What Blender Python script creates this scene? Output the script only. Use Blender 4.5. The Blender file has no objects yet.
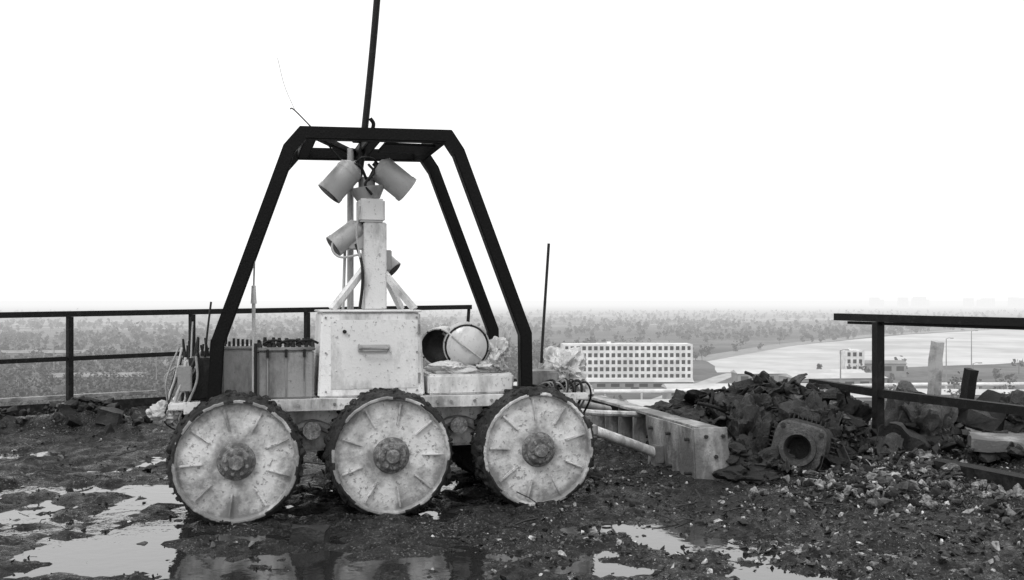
import bpy, bmesh, math, random
import numpy as np
from mathutils import Vector, Matrix, Euler, noise as mn
random.seed(7); rng=np.random.default_rng(11)
S=bpy.context.scene
COL=S.collection
# ------------------------------------------------------------ materials
def newmat(name):
    m=bpy.data.materials.new(name); m.use_nodes=True
    nt=m.node_tree; b=nt.nodes['Principled BSDF']
    return m,nt,b
def N(nt,t,**k):
    n=nt.nodes.new(t)
    for a,v in k.items(): setattr(n,a,v)
    return n
def g(v): return (v,v,v,1)
def math_n(nt,op,a,b=None,c=None,clamp=False):
    n=N(nt,'ShaderNodeMath',operation=op); n.use_clamp=clamp
    for i,x in enumerate((a,b,c)):
        if x is None: continue
        if isinstance(x,(int,float)): n.inputs[i].default_value=x
        else: nt.links.new(x,n.inputs[i])
    return n.outputs[0]
def noise_n(nt,vec,scale,detail=6,rough=.6,w=None):
    n=N(nt,'ShaderNodeTexNoise'); n.noise_dimensions='3D'
    n.inputs['Scale'].default_value=scale; n.inputs['Detail'].default_value=detail; n.inputs['Roughness'].default_value=rough
    nt.links.new(vec,n.inputs['Vector'])
    return n.outputs['Fac']
def ramp(nt,fac,stops):
    r=N(nt,'ShaderNodeValToRGB'); e=r.color_ramp.elements
    while len(e)<len(stops): e.new(.5)
    for i,(p,v) in enumerate(stops): e[i].position=p; e[i].color=g(v)
    nt.links.new(fac,r.inputs[0]); return r.outputs[0]
def mixc(nt,f,a,b):
    n=N(nt,'ShaderNodeMix',data_type='RGBA')
    for s,x in ((n.inputs[0],f),(n.inputs[6],a),(n.inputs[7],b)):
        if isinstance(x,(int,float)):
            s.default_value = x if s==n.inputs[0] else g(x)
        else: nt.links.new(x,s)
    return n.outputs[2]
def dirty(name,base,dirt,scale=6,cover=.55,rough=.6,bump=.3,low=.25,metal=0,streak=.4,fine=.62,spec=.5,rim=0):
    m,nt,b=newmat(name)
    tc=N(nt,'ShaderNodeTexCoord'); oi=N(nt,'ShaderNodeObjectInfo'); geo=N(nt,'ShaderNodeNewGeometry')
    off=N(nt,'ShaderNodeVectorMath',operation='ADD'); nt.links.new(tc.outputs['Object'],off.inputs[0])
    w=math_n(nt,'MULTIPLY',oi.outputs['Random'],20.0); cbx=N(nt,'ShaderNodeCombineXYZ'); nt.links.new(w,cbx.inputs[0]); nt.links.new(w,cbx.inputs[1]); nt.links.new(cbx.outputs[0],off.inputs[1])
    OV=off.outputs[0]
    mp=N(nt,'ShaderNodeMapping'); mp.inputs['Scale'].default_value=(1,1,streak); nt.links.new(OV,mp.inputs[0])
    n1=noise_n(nt,mp.outputs[0],scale,6,.68)
    n2=noise_n(nt,OV,scale*9,4,.7)
    n3=noise_n(nt,OV,scale*.4,2,.5)
    sx=N(nt,'ShaderNodeSeparateXYZ'); nt.links.new(geo.outputs['Position'],sx.inputs[0])
    hz=N(nt,'ShaderNodeMapRange'); hz.inputs[1].default_value=.75; hz.inputs[2].default_value=0; hz.inputs[3].default_value=0; hz.inputs[4].default_value=low
    nt.links.new(sx.outputs['Z'],hz.inputs[0])
    ex=hz.outputs[0]
    if rim: # mud thrown to the outer part of a wheel disc and around its hub
        so_=N(nt,'ShaderNodeSeparateXYZ'); nt.links.new(tc.outputs['Object'],so_.inputs[0])
        rr=math_n(nt,'SQRT',math_n(nt,'ADD',math_n(nt,'POWER',so_.outputs[0],2.0),math_n(nt,'POWER',so_.outputs[2],2.0)))
        k=N(nt,'ShaderNodeMapRange'); k.inputs[1].default_value=.26; k.inputs[2].default_value=.345; k.inputs[3].default_value=0; k.inputs[4].default_value=rim
        nt.links.new(rr,k.inputs[0])
        k2=N(nt,'ShaderNodeMapRange'); k2.inputs[1].default_value=.15; k2.inputs[2].default_value=.095; k2.inputs[3].default_value=0; k2.inputs[4].default_value=rim*1.2
        nt.links.new(rr,k2.inputs[0]); ex=math_n(nt,'ADD',ex,math_n(nt,'ADD',k.outputs[0],k2.outputs[0]))
    a=math_n(nt,'ADD',n1,ex)
    A=ramp(nt,a,[(cover-.06,0),(cover+.14,1)])
    B=ramp(nt,math_n(nt,'ADD',n2,math_n(nt,'MULTIPLY',ex,.4)),[(fine,0),(fine+.08,1)])
    f=math_n(nt,'MAXIMUM',math_n(nt,'MULTIPLY',A,.8),math_n(nt,'MULTIPLY',B,.7))
    bv=mixc(nt,ramp(nt,n3,[(.3,0),(.7,1)]),base*.78,base)
    c=mixc(nt,f,bv,dirt); nt.links.new(c,b.inputs['Base Color'])
    r=math_n(nt,'ADD',math_n(nt,'MULTIPLY',f,.3),rough-.1,clamp=True); nt.links.new(r,b.inputs['Roughness'])
    b.inputs['Metallic'].default_value=metal; b.inputs['Specular IOR Level'].default_value=spec
    bp=N(nt,'ShaderNodeBump'); bp.inputs['Strength'].default_value=bump; bp.inputs['Distance'].default_value=.01
    nt.links.new(math_n(nt,'ADD',n2,math_n(nt,'MULTIPLY',f,.6)),bp.inputs['Height']); nt.links.new(bp.outputs[0],b.inputs['Normal'])
    return m
M_white=dirty('dirty_white_paint',.70,.09,5,.57,.55,.3,.20,fine=.595)
M_disc=dirty('wheel_disc_paint',.66,.10,5,.565,.65,.5,.09,streak=1,fine=.575,rim=.12)
M_hub=dirty('hub_greasy',.42,.02,25,.45,.5,.6,.1,streak=1,fine=.5)
M_tread=dirty('muddy_tread',.08,.010,9,.40,.8,1,.12,streak=1,fine=.5,spec=.3)
M_grey=dirty('grey_box_paint',.26,.05,7,.53,.5,.3,.1)
M_black=dirty('black_tube_paint',.003,.011,10,.64,.6,.3,.1,spec=.15)
M_dark=dirty('dark_rubber',.010,.04,14,.6,.6,.3,.1,spec=.3)
M_cable=dirty('light_cable',.46,.10,20,.55,.6,.3,.1)
M_lamp=dirty('lamp_housing_paint',.42,.14,12,.58,.45,.2,0)
M_blade=dirty('blade_grey_paint',.42,.05,5,.50,.55,.6,.20)
M_rail=dirty('rusty_dark_rail',.006,.03,18,.6,.65,.5,.1,streak=1,spec=.2)
M_plank=dirty('weathered_plank',.40,.10,6,.5,.75,.5,.1,streak=1)
M_plastic=dirty('plastic_sheet',.56,.10,9,.55,.25,.3,.12,fine=.58)
M_face=dirty('lamp_face_plastic',.58,.2,6,.56,.3,.2,.05,fine=.60)
M_glass,nt,b=newmat('lamp_glass'); b.inputs['Base Color'].default_value=g(.02); b.inputs['Roughness'].default_value=.05
M_rust=dirty('oily_cast_iron',.045,.006,10,.45,.45,.9,.1,streak=1,fine=.5)
M_flange=dirty('motor_flange_iron',.10,.012,12,.5,.45,.8,.1,streak=1,fine=.54)
M_conc=dirty('broken_concrete',.34,.08,6,.5,.85,.8,.2,streak=1)
M_wall=dirty('plant_wall_concrete',.3,.15,.3,.5,.85,.3,0)

def stone_mat(name,stops,rough=.6):
    m,nt,b=newmat(name); geo=N(nt,'ShaderNodeNewGeometry'); tc=N(nt,'ShaderNodeTexCoord')
    c=ramp(nt,geo.outputs['Random Per Island'],stops)
    n=noise_n(nt,tc.outputs['Object'],35,4,.7)
    c=mixc(nt,ramp(nt,n,[(.4,0),(.62,.85)]),c,.015); nt.links.new(c,b.inputs['Base Color'])
    b.inputs['Roughness'].default_value=rough; b.inputs['Specular IOR Level'].default_value=.3
    bp=N(nt,'ShaderNodeBump'); bp.inputs['Strength'].default_value=.8; bp.inputs['Distance'].default_value=.01
    nt.links.new(n,bp.inputs['Height']); nt.links.new(bp.outputs[0],b.inputs['Normal'])
    return m
M_gravel=stone_mat('gravel_stones',[(0,.006),(.5,.02),(.76,.09),(.91,.32),(1,.65)],.5)
M_rubble=stone_mat('rubble_stones',[(0,.005),(.6,.014),(.9,.05),(1,.25)],.6)
M_lrubble=stone_mat('light_rubble',[(0,.01),(.4,.06),(.75,.25),(1,.55)],.75)

# ------------------------------------------------------------ mesh helpers
def obj_from_bm(bm,name,mat,parent=None,ang=.6):
    bm.normal_update()
    for f in bm.faces: f.smooth=True
    for e in bm.edges:
        if len(e.link_faces)!=2 or e.calc_face_angle(0)>ang: e.smooth=False
    me=bpy.data.meshes.new(name); bm.to_mesh(me); bm.free()
    for mm in (mat if isinstance(mat,(list,tuple)) else [mat]): me.materials.append(mm)
    o=bpy.data.objects.new(name,me); COL.objects.link(o)
    if parent: o.parent=parent
    return o
def empty(name,loc=(0,0,0),rz=0,parent=None):
    e=bpy.data.objects.new(name,None); e.empty_display_size=.2; e.location=loc; e.rotation_euler=(0,0,rz); COL.objects.link(e); e.parent=parent; return e
def bm_box(bm,x0,x1,y0,y1,z0,z1,bev=.006,taper=0,M=None):
    t=taper
    co=[(x0,y0,z0),(x1,y0,z0),(x1,y1,z0),(x0,y1,z0),(x0+t,y0+t,z1),(x1-t,y0+t,z1),(x1-t,y1-t,z1),(x0+t,y1-t,z1)]
    vs=[bm.verts.new(M@Vector(c) if M else c) for c in co]
    fs=[bm.faces.new([vs[i] for i in f]) for f in ((3,2,1,0),(4,5,6,7),(0,1,5,4),(1,2,6,5),(2,3,7,6),(3,0,4,7))]
    if bev>0:
        es=list({e for f in fs for e in f.edges})
        bmesh.ops.bevel(bm,geom=es,offset=bev,segments=2,affect='EDGES')
def box(name,x0,x1,y0,y1,z0,z1,mat,parent,bev=.006,taper=0,M=None):
    bm=bmesh.new(); bm_box(bm,x0,x1,y0,y1,z0,z1,bev,taper,M); return obj_from_bm(bm,name,mat,parent)
def bm_cyl(bm,p0,p1,r0,r1=None,n=24,mi=0):
    if r1 is None: r1=r0
    p0=Vector(p0);p1=Vector(p1);t=(p1-p0).normalized()
    a=t.orthogonal().normalized(); c=t.cross(a)
    R=[]
    for p,r in((p0,r0),(p1,r1)):
        R.append([bm.verts.new(p+(a*math.cos(2*math.pi*i/n)+c*math.sin(2*math.pi*i/n))*max(r,1e-4)) for i in range(n)])
    fs=[bm.faces.new((R[0][i],R[0][(i+1)%n],R[1][(i+1)%n],R[1][i])) for i in range(n)]
    fs.append(bm.faces.new(R[0][::-1])); fs.append(bm.faces.new(R[1]))
    for f in fs: f.material_index=mi
def cyl(name,p0,p1,r0,mat,parent,r1=None,n=24):
    bm=bmesh.new(); bm_cyl(bm,p0,p1,r0,r1,n); return obj_from_bm(bm,name,mat,parent)
def catmull(pts,k=6):
    P=[Vector(p) for p in pts]; P=[2*P[0]-P[1]]+P+[2*P[-1]-P[-2]]; out=[]
    for i in range(1,len(P)-2):
        for j in range(k):
            t=j/k; a,b,c,d=P[i-1],P[i],P[i+1],P[i+2]
            out.append(.5*((2*b)+(c-a)*t+(2*a-5*b+4*c-d)*t*t+(3*b-a-3*c+d)*t**3))
    out.append(P[-2]); return out
def bm_tube(bm,pts,r,n=8,ref=None):
    P=[Vector(p) for p in pts]; rings=[]; prev=None
    for i,p in enumerate(P):
        t0=(p-P[i-1]).normalized() if i>0 else (P[1]-p).normalized()
        t1=(P[i+1]-p).normalized() if i<len(P)-1 else t0
        t=(t0+t1).normalized(); mit=1/max(.5,t.dot(t1))
        if ref is not None: a=Vector(ref); a=(a-t*a.dot(t)).normalized()
        else:
            a=prev-t*prev.dot(t) if prev is not None else t.orthogonal(); a.normalize()
        prev=a; c=t.cross(a)
        off=math.pi/4 if n==4 else 0
        rr=r*(1.4142 if n==4 else 1)
        rings.append([bm.verts.new(p+a*math.cos(off+2*math.pi*j/n)*rr+c*math.sin(off+2*math.pi*j/n)*rr*(mit if ref is not None else 1)) for j in range(n)])
    for A,B in zip(rings,rings[1:]):
        for j in range(n): bm.faces.new((A[j],A[(j+1)%n],B[(j+1)%n],B[j]))
    bm.faces.new(rings[0][::-1]); bm.faces.new(rings[-1])
def tube(name,pts,r,mat,parent,n=8,ref=None,smooth=True):
    bm=bmesh.new(); bm_tube(bm,catmull(pts) if smooth else pts,r,n,ref); bmesh.ops.recalc_face_normals(bm,faces=bm.faces); return obj_from_bm(bm,name,mat,parent)
def lathe(bm,prof,n=72,axis='Y',mi=None,jit=None):
    rings=[]
    for r,h in prof:
        if r<1e-5: rings.append([bm.verts.new((0,h,0))]); continue
        ring=[]
        for i in range(n):
            a=2*math.pi*i/n; rr=r
            if jit: rr=r+jit(r,h,a)
            ring.append(bm.verts.new((rr*math.cos(a),h,rr*math.sin(a))))
        rings.append(ring)
    for k,(A,B) in enumerate(zip(rings,rings[1:])):
        for i in range(n):
            a=[A[i%len(A)],A[(i+1)%len(A)],B[(i+1)%len(B)],B[i%len(B)]]
            u=[];[u.append(v) for v in a if v not in u]
            if len(u)>2:
                f=bm.faces.new(u)
                if mi: f.material_index=mi(k)
def crumple(name,c,r,mat,parent,amp=.35,sub=4,seed=0,sharp=1.0):
    bm=bmesh.new(); bmesh.ops.create_icosphere(bm,subdivisions=sub,radius=1)
    for v in bm.verts:
        q=v.co.copy(); s=Vector((seed,seed*.7,0))
        a=mn.noise(q*1.1+s); r1=1-abs(mn.noise(q*2.1+s))*2.2; r2=1-abs(mn.noise(q*4.6+s*1.3))*2.2
        d=amp*(a*1.1+ .35*r1*sharp+.16*r2*sharp-.2)
        q*=1+d
        v.co=Vector((c[0]+q.x*r[0],c[1]+q.y*r[1],c[2]+q.z*r[2]))
    return obj_from_bm(bm,name,mat,parent,.45)
def bm_sheet(bm,c,s,rot,amp,seed,n=14):
    M=Matrix.Translation(c)@rot.to_4x4(); G=[]
    for i in range(n):
        row=[]
        for j in range(n):
            u=(i/(n-1)-.5);v=(j/(n-1)-.5)
            e=1+.25*mn.noise(Vector((u*4,v*4,seed)))
            p=Vector((u*s[0]*e,v*s[1]*e,amp*(mn.noise(Vector((u*2.2,v*2.2,seed+9)))*1.6+(1-abs(mn.noise(Vector((u*5,v*5,seed+3))))*2)*.35)+amp*1.5*u*u))
            row.append(bm.verts.new(M@p))
        G.append(row)
    for i in range(n-1):
        for j in range(n-1):
            if mn.noise(Vector((i*.35,j*.35,seed+20)))>.42: continue
            bm.faces.new((G[i][j],G[i+1][j],G[i+1][j+1],G[i][j+1]))

# ------------------------------------------------------------ noise in numpy
def vn(x,y,s=0):
    xi=np.floor(x);yi=np.floor(y);fx=x-xi;fy=y-yi
    def h(a,b):
        v=np.sin(a*127.1+b*311.7+s*74.7)*43758.5453; return v-np.floor(v)
    u=fx*fx*(3-2*fx);v=fy*fy*(3-2*fy)
    return (h(xi,yi)*(1-u)+h(xi+1,yi)*u)*(1-v)+(h(xi,yi+1)*(1-u)+h(xi+1,yi+1)*u)*v
def fbm(x,y,f,o=4,s=0):
    r=0;a=.5;t=0
    for i in range(o):
        r=r+a*vn(x*f,y*f,s+i*3.1); t+=a; a*=.5; f*=2.03
    return r/t
# ------------------------------------------------------------ roof outline
POLY=[(-.4,13.0),(-9,6.55),(-9,-3),(7.6,-3),(4.3,7.4),(3.4,8.3),(2.3,8.7)]
def pdist(x,y):
    d=np.full(np.shape(x),1e9); ins=np.zeros(np.shape(x),bool)
    n=len(POLY)
    for i in range(n):
        ax,ay=POLY[i];bx,by=POLY[(i+1)%n]
        dx,dy=bx-ax,by-ay; t=np.clip(((x-ax)*dx+(y-ay)*dy)/(dx*dx+dy*dy),0,1)
        d=np.minimum(d,np.hypot(x-ax-t*dx,y-ay-t*dy))
        c=((ay>y)!=(by>y))
        with np.errstate(divide='ignore',invalid='ignore'):
            c&=(x<(bx-ax)*(y-ay)/(by-ay+1e-12)+ax)
        ins^=c
    return d,ins
PUD=[(-1.98,4.75,.38,.60,1.0),(-2.75,6.3,.75,.14,.95),(-.85,4.42,.95,.38,1.15),(.45,4.42,.30,.10,.9),(1.2,4.3,.35,.12,1),(1.75,4.8,.2,.08,.8),(-.2,6.4,.9,.35,.65),
 (-1.25,5.0,.3,.10,.7),(.9,4.95,.28,.07,.7),(-3.6,7.6,.6,.12,.8),(-2.6,8.4,.6,.15,.6),(0,2.9,1.2,.5,.9),(2.4,4.5,.3,.1,.8),(.35,5.2,.25,.08,.6),
 (1.5,4.9,1.5,.55,.20),(-2.6,5.7,1.4,1.0,.30),(.3,5.0,.7,.35,.15)]
MND=[(1.65,7.55,.48,.5,.34),(2.2,7.3,.4,.38,.30),(1.3,8.3,.4,.5,.16),(2.7,6.6,.35,.6,.08),(2.2,6.1,.5,.45,.05),(-3.9,9.1,.5,.3,.16),(-5,8.9,.6,.3,.12),(-2.6,9.9,.6,.3,.1),(3.2,7.6,.5,.4,.18),(3.7,6.6,.4,.7,.12),
 (-1.9,9.6,.5,.4,.08)]
def Hh(x,y):
    h=.020+.06*(fbm(x,y,1.1,3,1)-.45)+.085*(fbm(x,y,4.5,4,2)-.5)+.055*(fbm(x,y,17,3,5)-.5)
    for cx,cy,rx,ry,s in PUD: h=h-.055*s*np.exp(-(((x-cx)/rx)**2+((y-cy)/ry)**2)**1.5)
    for cx,cy,rx,ry,s in MND: h=h+s*np.exp(-(((x-cx)/rx)**2+((y-cy)/ry)**2))*(.6+.8*fbm(x,y,5,3,9))
    d,_=pdist(x,y); h=h+.06*np.clip(1-d/.6,0,1)
    return np.maximum(h,-.05)
def mesh_np(name,v,f,mat,smooth=True,parent=None):
    me=bpy.data.meshes.new(name); v=np.asarray(v,np.float32); f=np.asarray(f,np.int32)
    me.vertices.add(len(v)); me.vertices.foreach_set('co',v.ravel())
    k=f.shape[1]; me.loops.add(f.size); me.loops.foreach_set('vertex_index',f.ravel())
    me.polygons.add(len(f)); me.polygons.foreach_set('loop_start',np.arange(0,f.size,k,dtype=np.int32))
    me.polygons.foreach_set('loop_total',np.full(len(f),k,np.int32))
    me.polygons.foreach_set('use_smooth',np.full(len(f),smooth,bool))
    me.update(calc_edges=True); me.validate(); me.materials.append(mat)
    o=bpy.data.objects.new(name,me); COL.objects.link(o)
    if parent: o.parent=parent
    return o
xs=np.arange(-9,7.7,.03); ys=np.concatenate([np.arange(-3,3.4,.12),np.arange(3.4,7,.022),np.arange(7,13.1,.035)])
X,Y=np.meshgrid(xs,ys); Z=Hh(X,Y); ny,nx=X.shape
idx=np.arange(nx*ny).reshape(ny,nx)
F=np.stack([idx[:-1,:-1],idx[:-1,1:],idx[1:,1:],idx[1:,:-1]],-1).reshape(-1,4)
cx=(X[:-1,:-1]+.014).ravel(); cy=(Y[:-1,:-1]+.012).ravel(); _,ins=pdist(cx,cy); F=F[ins]
m,nt,b=newmat('wet_muddy_roof'); tc=N(nt,'ShaderNodeTexCoord'); O=tc.outputs['Object']
n1=noise_n(nt,O,1.3,4,.6); n2=noise_n(nt,O,14,6,.7); n3=noise_n(nt,O,70,3,.7)
c=mixc(nt,ramp(nt,n2,[(.42,0),(.68,1)]),.003,.035)
c=mixc(nt,math_n(nt,'MULTIPLY',ramp(nt,n3,[(.58,0),(.66,1)]),ramp(nt,n1,[(.4,.15),(.62,.9)])),c,.28)
nt.links.new(c,b.inputs['Base Color'])
nt.links.new(ramp(nt,noise_n(nt,O,4,5,.65),[(.44,.10),(.54,.7)]),b.inputs['Roughness'])
b.inputs['Specular IOR Level'].default_value=.27
bp=N(nt,'ShaderNodeBump'); bp.inputs['Strength'].default_value=1; bp.inputs['Distance'].default_value=.020
nt.links.new(math_n(nt,'ADD',n2,n3),bp.inputs['Height']); nt.links.new(bp.outputs[0],b.inputs['Normal'])
M_mud=m
mesh_np('rooftop_ground',np.stack([X,Y,Z],-1).reshape(-1,3),F,M_mud)
m,nt,b=newmat('puddle_water'); b.inputs['Base Color'].default_value=g(.02); b.inputs['Roughness'].default_value=.02; b.inputs['IOR'].default_value=2.6
tc=N(nt,'ShaderNodeTexCoord'); bp=N(nt,'ShaderNodeBump'); bp.inputs['Strength'].default_value=.12; bp.inputs['Distance'].default_value=.01
nt.links.new(noise_n(nt,tc.outputs['Object'],12,3,.5),bp.inputs['Height']); nt.links.new(bp.outputs[0],b.inputs['Normal'])
mesh_np('puddle_water',[(-4.2,2,0),(3.6,2,0),(2.2,7,0),(-.3,9.6,0),(-1,9.7,0),(-5.4,8,0)],[[0,1,2,3,4,5]],m,False)
bm=bmesh.new(); top=[bm.verts.new((x,y,-.06)) for x,y in POLY]; bot=[bm.verts.new((x,y,-39)) for x,y in POLY]
bm.faces.new(top); n=len(POLY)
for i in range(n): bm.faces.new((top[i],bot[i],bot[(i+1)%n],top[(i+1)%n]))
bmesh.ops.recalc_face_normals(bm,faces=bm.faces); obj_from_bm(bm,'power_plant_building',M_wall)

# ------------------------------------------------------------ stones (angular shards)
ico=[]
for s in range(10):
    bm=bmesh.new()
    for k in range(9 if s%2==0 else 13):
        q=Vector((random.gauss(0,1),random.gauss(0,1),random.gauss(0,1))).normalized()*random.uniform(.65,1.05)
        bm.verts.new((q.x*random.uniform(.9,1.2),q.y*.9,q.z*.8))
    r_=bmesh.ops.convex_hull(bm,input=bm.verts)
    for v in [v for v in bm.verts if not v.link_faces]: bm.verts.remove(v)
    bmesh.ops.triangulate(bm,faces=bm.faces); bm.verts.index_update()
    if s%2:
        bmesh.ops.subdivide_edges(bm,edges=bm.edges,cuts=1); bmesh.ops.triangulate(bm,faces=bm.faces)
        for v in bm.verts: v.co*=1+.22*mn.noise(v.co*2.2+Vector((s,0,0)))
        bm.verts.index_update()
    ico.append((np.array([v.co[:] for v in bm.verts]),np.array([[v.index for v in f.verts] for f in bm.faces]))); bm.free()
def rotm(a,b,c):
    return np.array(Matrix.Rotation(a,3,'X')@Matrix.Rotation(b,3,'Y')@Matrix.Rotation(c,3,'Z'))
def stones(name,P,R,mat,flat=.65,sink=.25,coarse=False):
    V=[];Fc=[];o=0
    for (x,y,z),r in zip(P,R):
        v,f=ico[rng.integers(0,10)] if not coarse else ico[rng.integers(0,5)*2+1]
        sc=r*np.array([rng.uniform(.6,1.7),rng.uniform(.5,1.2),rng.uniform(.3,1)*flat*1.4])
        vv=(v*sc)@rotm(rng.normal()*.6,rng.normal()*.6,rng.uniform(0,6.3)).T+np.array([x,y,z+r*flat*(.5-sink)])
        V.append(vv);Fc.append(f+o);o+=len(v)
    return mesh_np(name,np.concatenate(V),np.concatenate(Fc),mat,False)
def scatter(n,xr,yr,rmin,rmax,dens=None,pw=3):
    x=rng.uniform(*xr,n*3);y=rng.uniform(*yr,n*3); d,i=pdist(x,y); k=i&(d>.03)
    if dens is not None: k&=(rng.random(len(x))<dens(x,y))
    x=x[k][:n];y=y[k][:n]; z=Hh(x,y); r=rmin+(rmax-rmin)*rng.random(len(x))**pw
    return np.stack([x,y,z],-1),r
P1,R1=scatter(9000,(-5.5,4.2),(3.6,12),.004,.02,lambda x,y:np.clip((fbm(x,y,1.4,3,20)-.35)*3,.05,1))
P2,R2=scatter(10500,(-.3,4.2),(3.8,8),.004,.030,lambda x,y:np.clip((fbm(x,y,1.4,3,23)-.3)*3,.05,1)*np.clip(.3+x*.5,0,1))
P3,R3=scatter(420,(-5.5,4.2),(4.4,12),.02,.055,None,4)
P=np.concatenate([P1,P2,P3]);R=np.concatenate([R1,R2,R3]); k=(P[:,2]>-.012)|(R>.03)
stones('gravel',P[k],R[k],M_gravel)
def heap(name,cs,n,rmin,rmax,mat,pw=2.5,lift=.03):
    Pn=[];Rn=[]
    for cx,cy,rx,ry in cs:
        x=cx+rx*rng.normal(size=n)*.6;y=cy+ry*rng.normal(size=n)*.6; z=Hh(x,y)+rng.uniform(0,lift,n)
        Pn.append(np.stack([x,y,z],-1));Rn.append(rmin+(rmax-rmin)*rng.random(n)**pw)
    return stones(name,np.concatenate(Pn),np.concatenate(Rn),mat,.9,.1,True)
heap('rubble_heap',[(1.65,7.7,.45,.5),(2.2,7.4,.4,.35)],620,.010,.085,M_rubble,2.4,.08)
heap('rubble_heap',[(1.45,8.4,.4,.5),(1.8,6.6,.3,.25),(2.45,7.0,.2,.3)],200,.008,.06,M_rubble,2.4,.03)
heap('rubble_heap',[(2.6,6.45,.5,.6),(2.8,5.7,.45,.7),(2.1,5.95,.5,.35)],620,.005,.048,M_lrubble,3.2,.03)
heap('rubble_heap',[(3.2,7.6,.4,.4),(3.7,6.7,.35,.6)],300,.015,.09,M_rubble,2.2,.10)
heap('rubble_heap',[(-3.9,9.1,.5,.25),(-5.0,8.9,.5,.25),(-2.6,9.9,.5,.3)],150,.012,.08,M_rubble,2.5,.05)
def sticks(name,cs,n,lmin,lmax,mat,th=.004):
    bm=bmesh.new()
    for cx,cy,rx,ry in cs:
        for i in range(n):
            x=cx+rx*random.gauss(0,.6);y=cy+ry*random.gauss(0,.6);z=float(Hh(np.array([x]),np.array([y]))[0])+.015
            a=random.uniform(0,6.28);l=random.uniform(lmin,lmax); e=random.uniform(-.25,.4)
            d=Vector((math.cos(a)*math.cos(e),math.sin(a)*math.cos(e),math.sin(e)))*l
            p=Vector((x,y,z)); q=p+d; q.z=max(q.z,z); mid=(p+q)/2+Vector((random.gauss(0,1),random.gauss(0,1),random.random()))*l*.08
            bm_tube(bm,[p,mid,q],th*random.uniform(.5,1.6),4)
    return obj_from_bm(bm,name,mat)
sticks('scrap_sticks',[(2.2,6.5,.5,.4),(2.6,6.0,.5,.6)],16,.03,.16,M_cable,.0025)
sticks('wire_scrap',[(.8,5.6,1.2,.7),(-2.8,6.5,1.2,1.2),(2.3,6.3,.6,.5)],40,.05,.22,M_rust,.003)

# ------------------------------------------------------------ six-wheeled rover
RV=empty('six_wheeled_robot_rover',(-.661,5.48,.0),math.radians(14.9))
def wheel(x,y,flip,rot):
    bm=bmesh.new()
    prof=[(0,-.055),(.034,-.055),(.04,-.048),(.042,-.03),(.07,-.03),(.078,-.022),(.082,.0),(.098,.006),(.104,.018),(.22,.022),(.312,.03),(.317,.004),(.322,-.004),(.332,-.004),(.337,0),
          (.340,.010),(.350,.018),(.357,.05),(.360,.09),(.360,.13),(.360,.17),(.357,.21),(.35,.25),(.343,.27),(.32,.27),(.31,.22),(.06,.2),(.05,.34),(0,.34)]
    def mi(k): return 2 if k<8 else (0 if k<14 else 1)
    sd=random.uniform(0,50)
    def jit(r,h,a):
        if r>.315:
            w=.3 if h<.012 else 1
            p=Vector((math.cos(a)*6+sd,math.sin(a)*6,h*12)); q=Vector((math.cos(a)*16+sd,math.sin(a)*16,h*30))
            return w*(.012*mn.noise(p)+.012*mn.noise(q))
        return 0
    lathe(bm,prof,200,mi=mi,jit=jit)
    bmesh.ops.recalc_face_normals(bm,faces=bm.faces)
    for f in bm.faces:
        c=f.calc_center_median(); r=math.hypot(c.x,c.z)
        if r>.322 and f.material_index==0 and c.y<.05:
            if mn.noise(Vector((c.x*9+sd,c.z*9,3)))-.02>-.02+(.337-r)*6: f.material_index=1
    for i in range(9):
        a=2*math.pi*i/9; M=Matrix.Rotation(a,4,'Y')
        bm_box(bm,.175,.300,.004,.027,-.006,.006,.004,0,M)
    for i in range(8):
        a=2*math.pi*i/8; c=Vector((.06*math.cos(a),-.03,.06*math.sin(a)))
        bm_cyl(bm,c+Vector((0,.005,0)),c+Vector((0,-.018,0)),.010,.010,6,2)
    for i in range(12):
        a=2*math.pi*i/12; c=Vector((.09*math.cos(a),.004,.09*math.sin(a)))
        bm_cyl(bm,c+Vector((0,.005,0)),c+Vector((0,-.008,0)),.006,.006,6,2)
    for i in range(40):
        a=2*math.pi*i/40
        for s in(0,1):
            M=Matrix.Rotation(a+s*.08,4,'Y')@Matrix.Rotation((.25 if s else -.25),4,'X')
            bm.faces.ensure_lookup_table(); k0=len(bm.faces); bm_box(bm,.345,.365+random.uniform(-.012,.004),.035+s*.11,.135+s*.11,-.008,.008,.003,0,M)
            bm.faces.ensure_lookup_table()
            for f in bm.faces[k0:]: f.material_index=1
    for i in range(80):
        a=random.uniform(0,6.283); h=random.uniform(.02,.24); c=Vector((.353*math.cos(a),h,.353*math.sin(a)))
        bm.faces.ensure_lookup_table(); k0=len(bm.faces)
        r_=bmesh.ops.create_icosphere(bm,subdivisions=2,radius=random.uniform(.010,.026))
        for v in r_['verts']: v.co=v.co*(1+.5*mn.noise(v.co*60+c*9))+c
        bm.faces.ensure_lookup_table()
        for f in bm.faces[k0:]: f.material_index=1
    o=obj_from_bm(bm,'wheel',[M_disc,M_tread,M_hub],RV)
    o.location=(x,y,.342); o.rotation_euler=(0,rot,math.pi if flip else 0); o.scale=(.97,1,.97)
for i,x in enumerate((-.826,0,.846)):
    wheel(x,0,False,.3+i*1.1); wheel(x-.0,1.30,True,i*.8)
box('chassis_tub',-1.12,1.14,.30,1.0,.34,.60,M_white,RV,.015)
box('deck_plate',-1.18,1.2,.16,1.12,.605,.645,M_white,RV,.006)
box('deck_edge',-1.10,1.12,.150,.158,.585,.650,M_white,RV,.002)
for x in(-.826,0,.846):
    cyl('axle_housing',(x,.2,.342),(x,1.1,.342),.075,M_grey,RV)
    box('suspension_bracket',x-.09,x+.09,.285,.31,.28,.58,M_grey,RV,.01)
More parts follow.
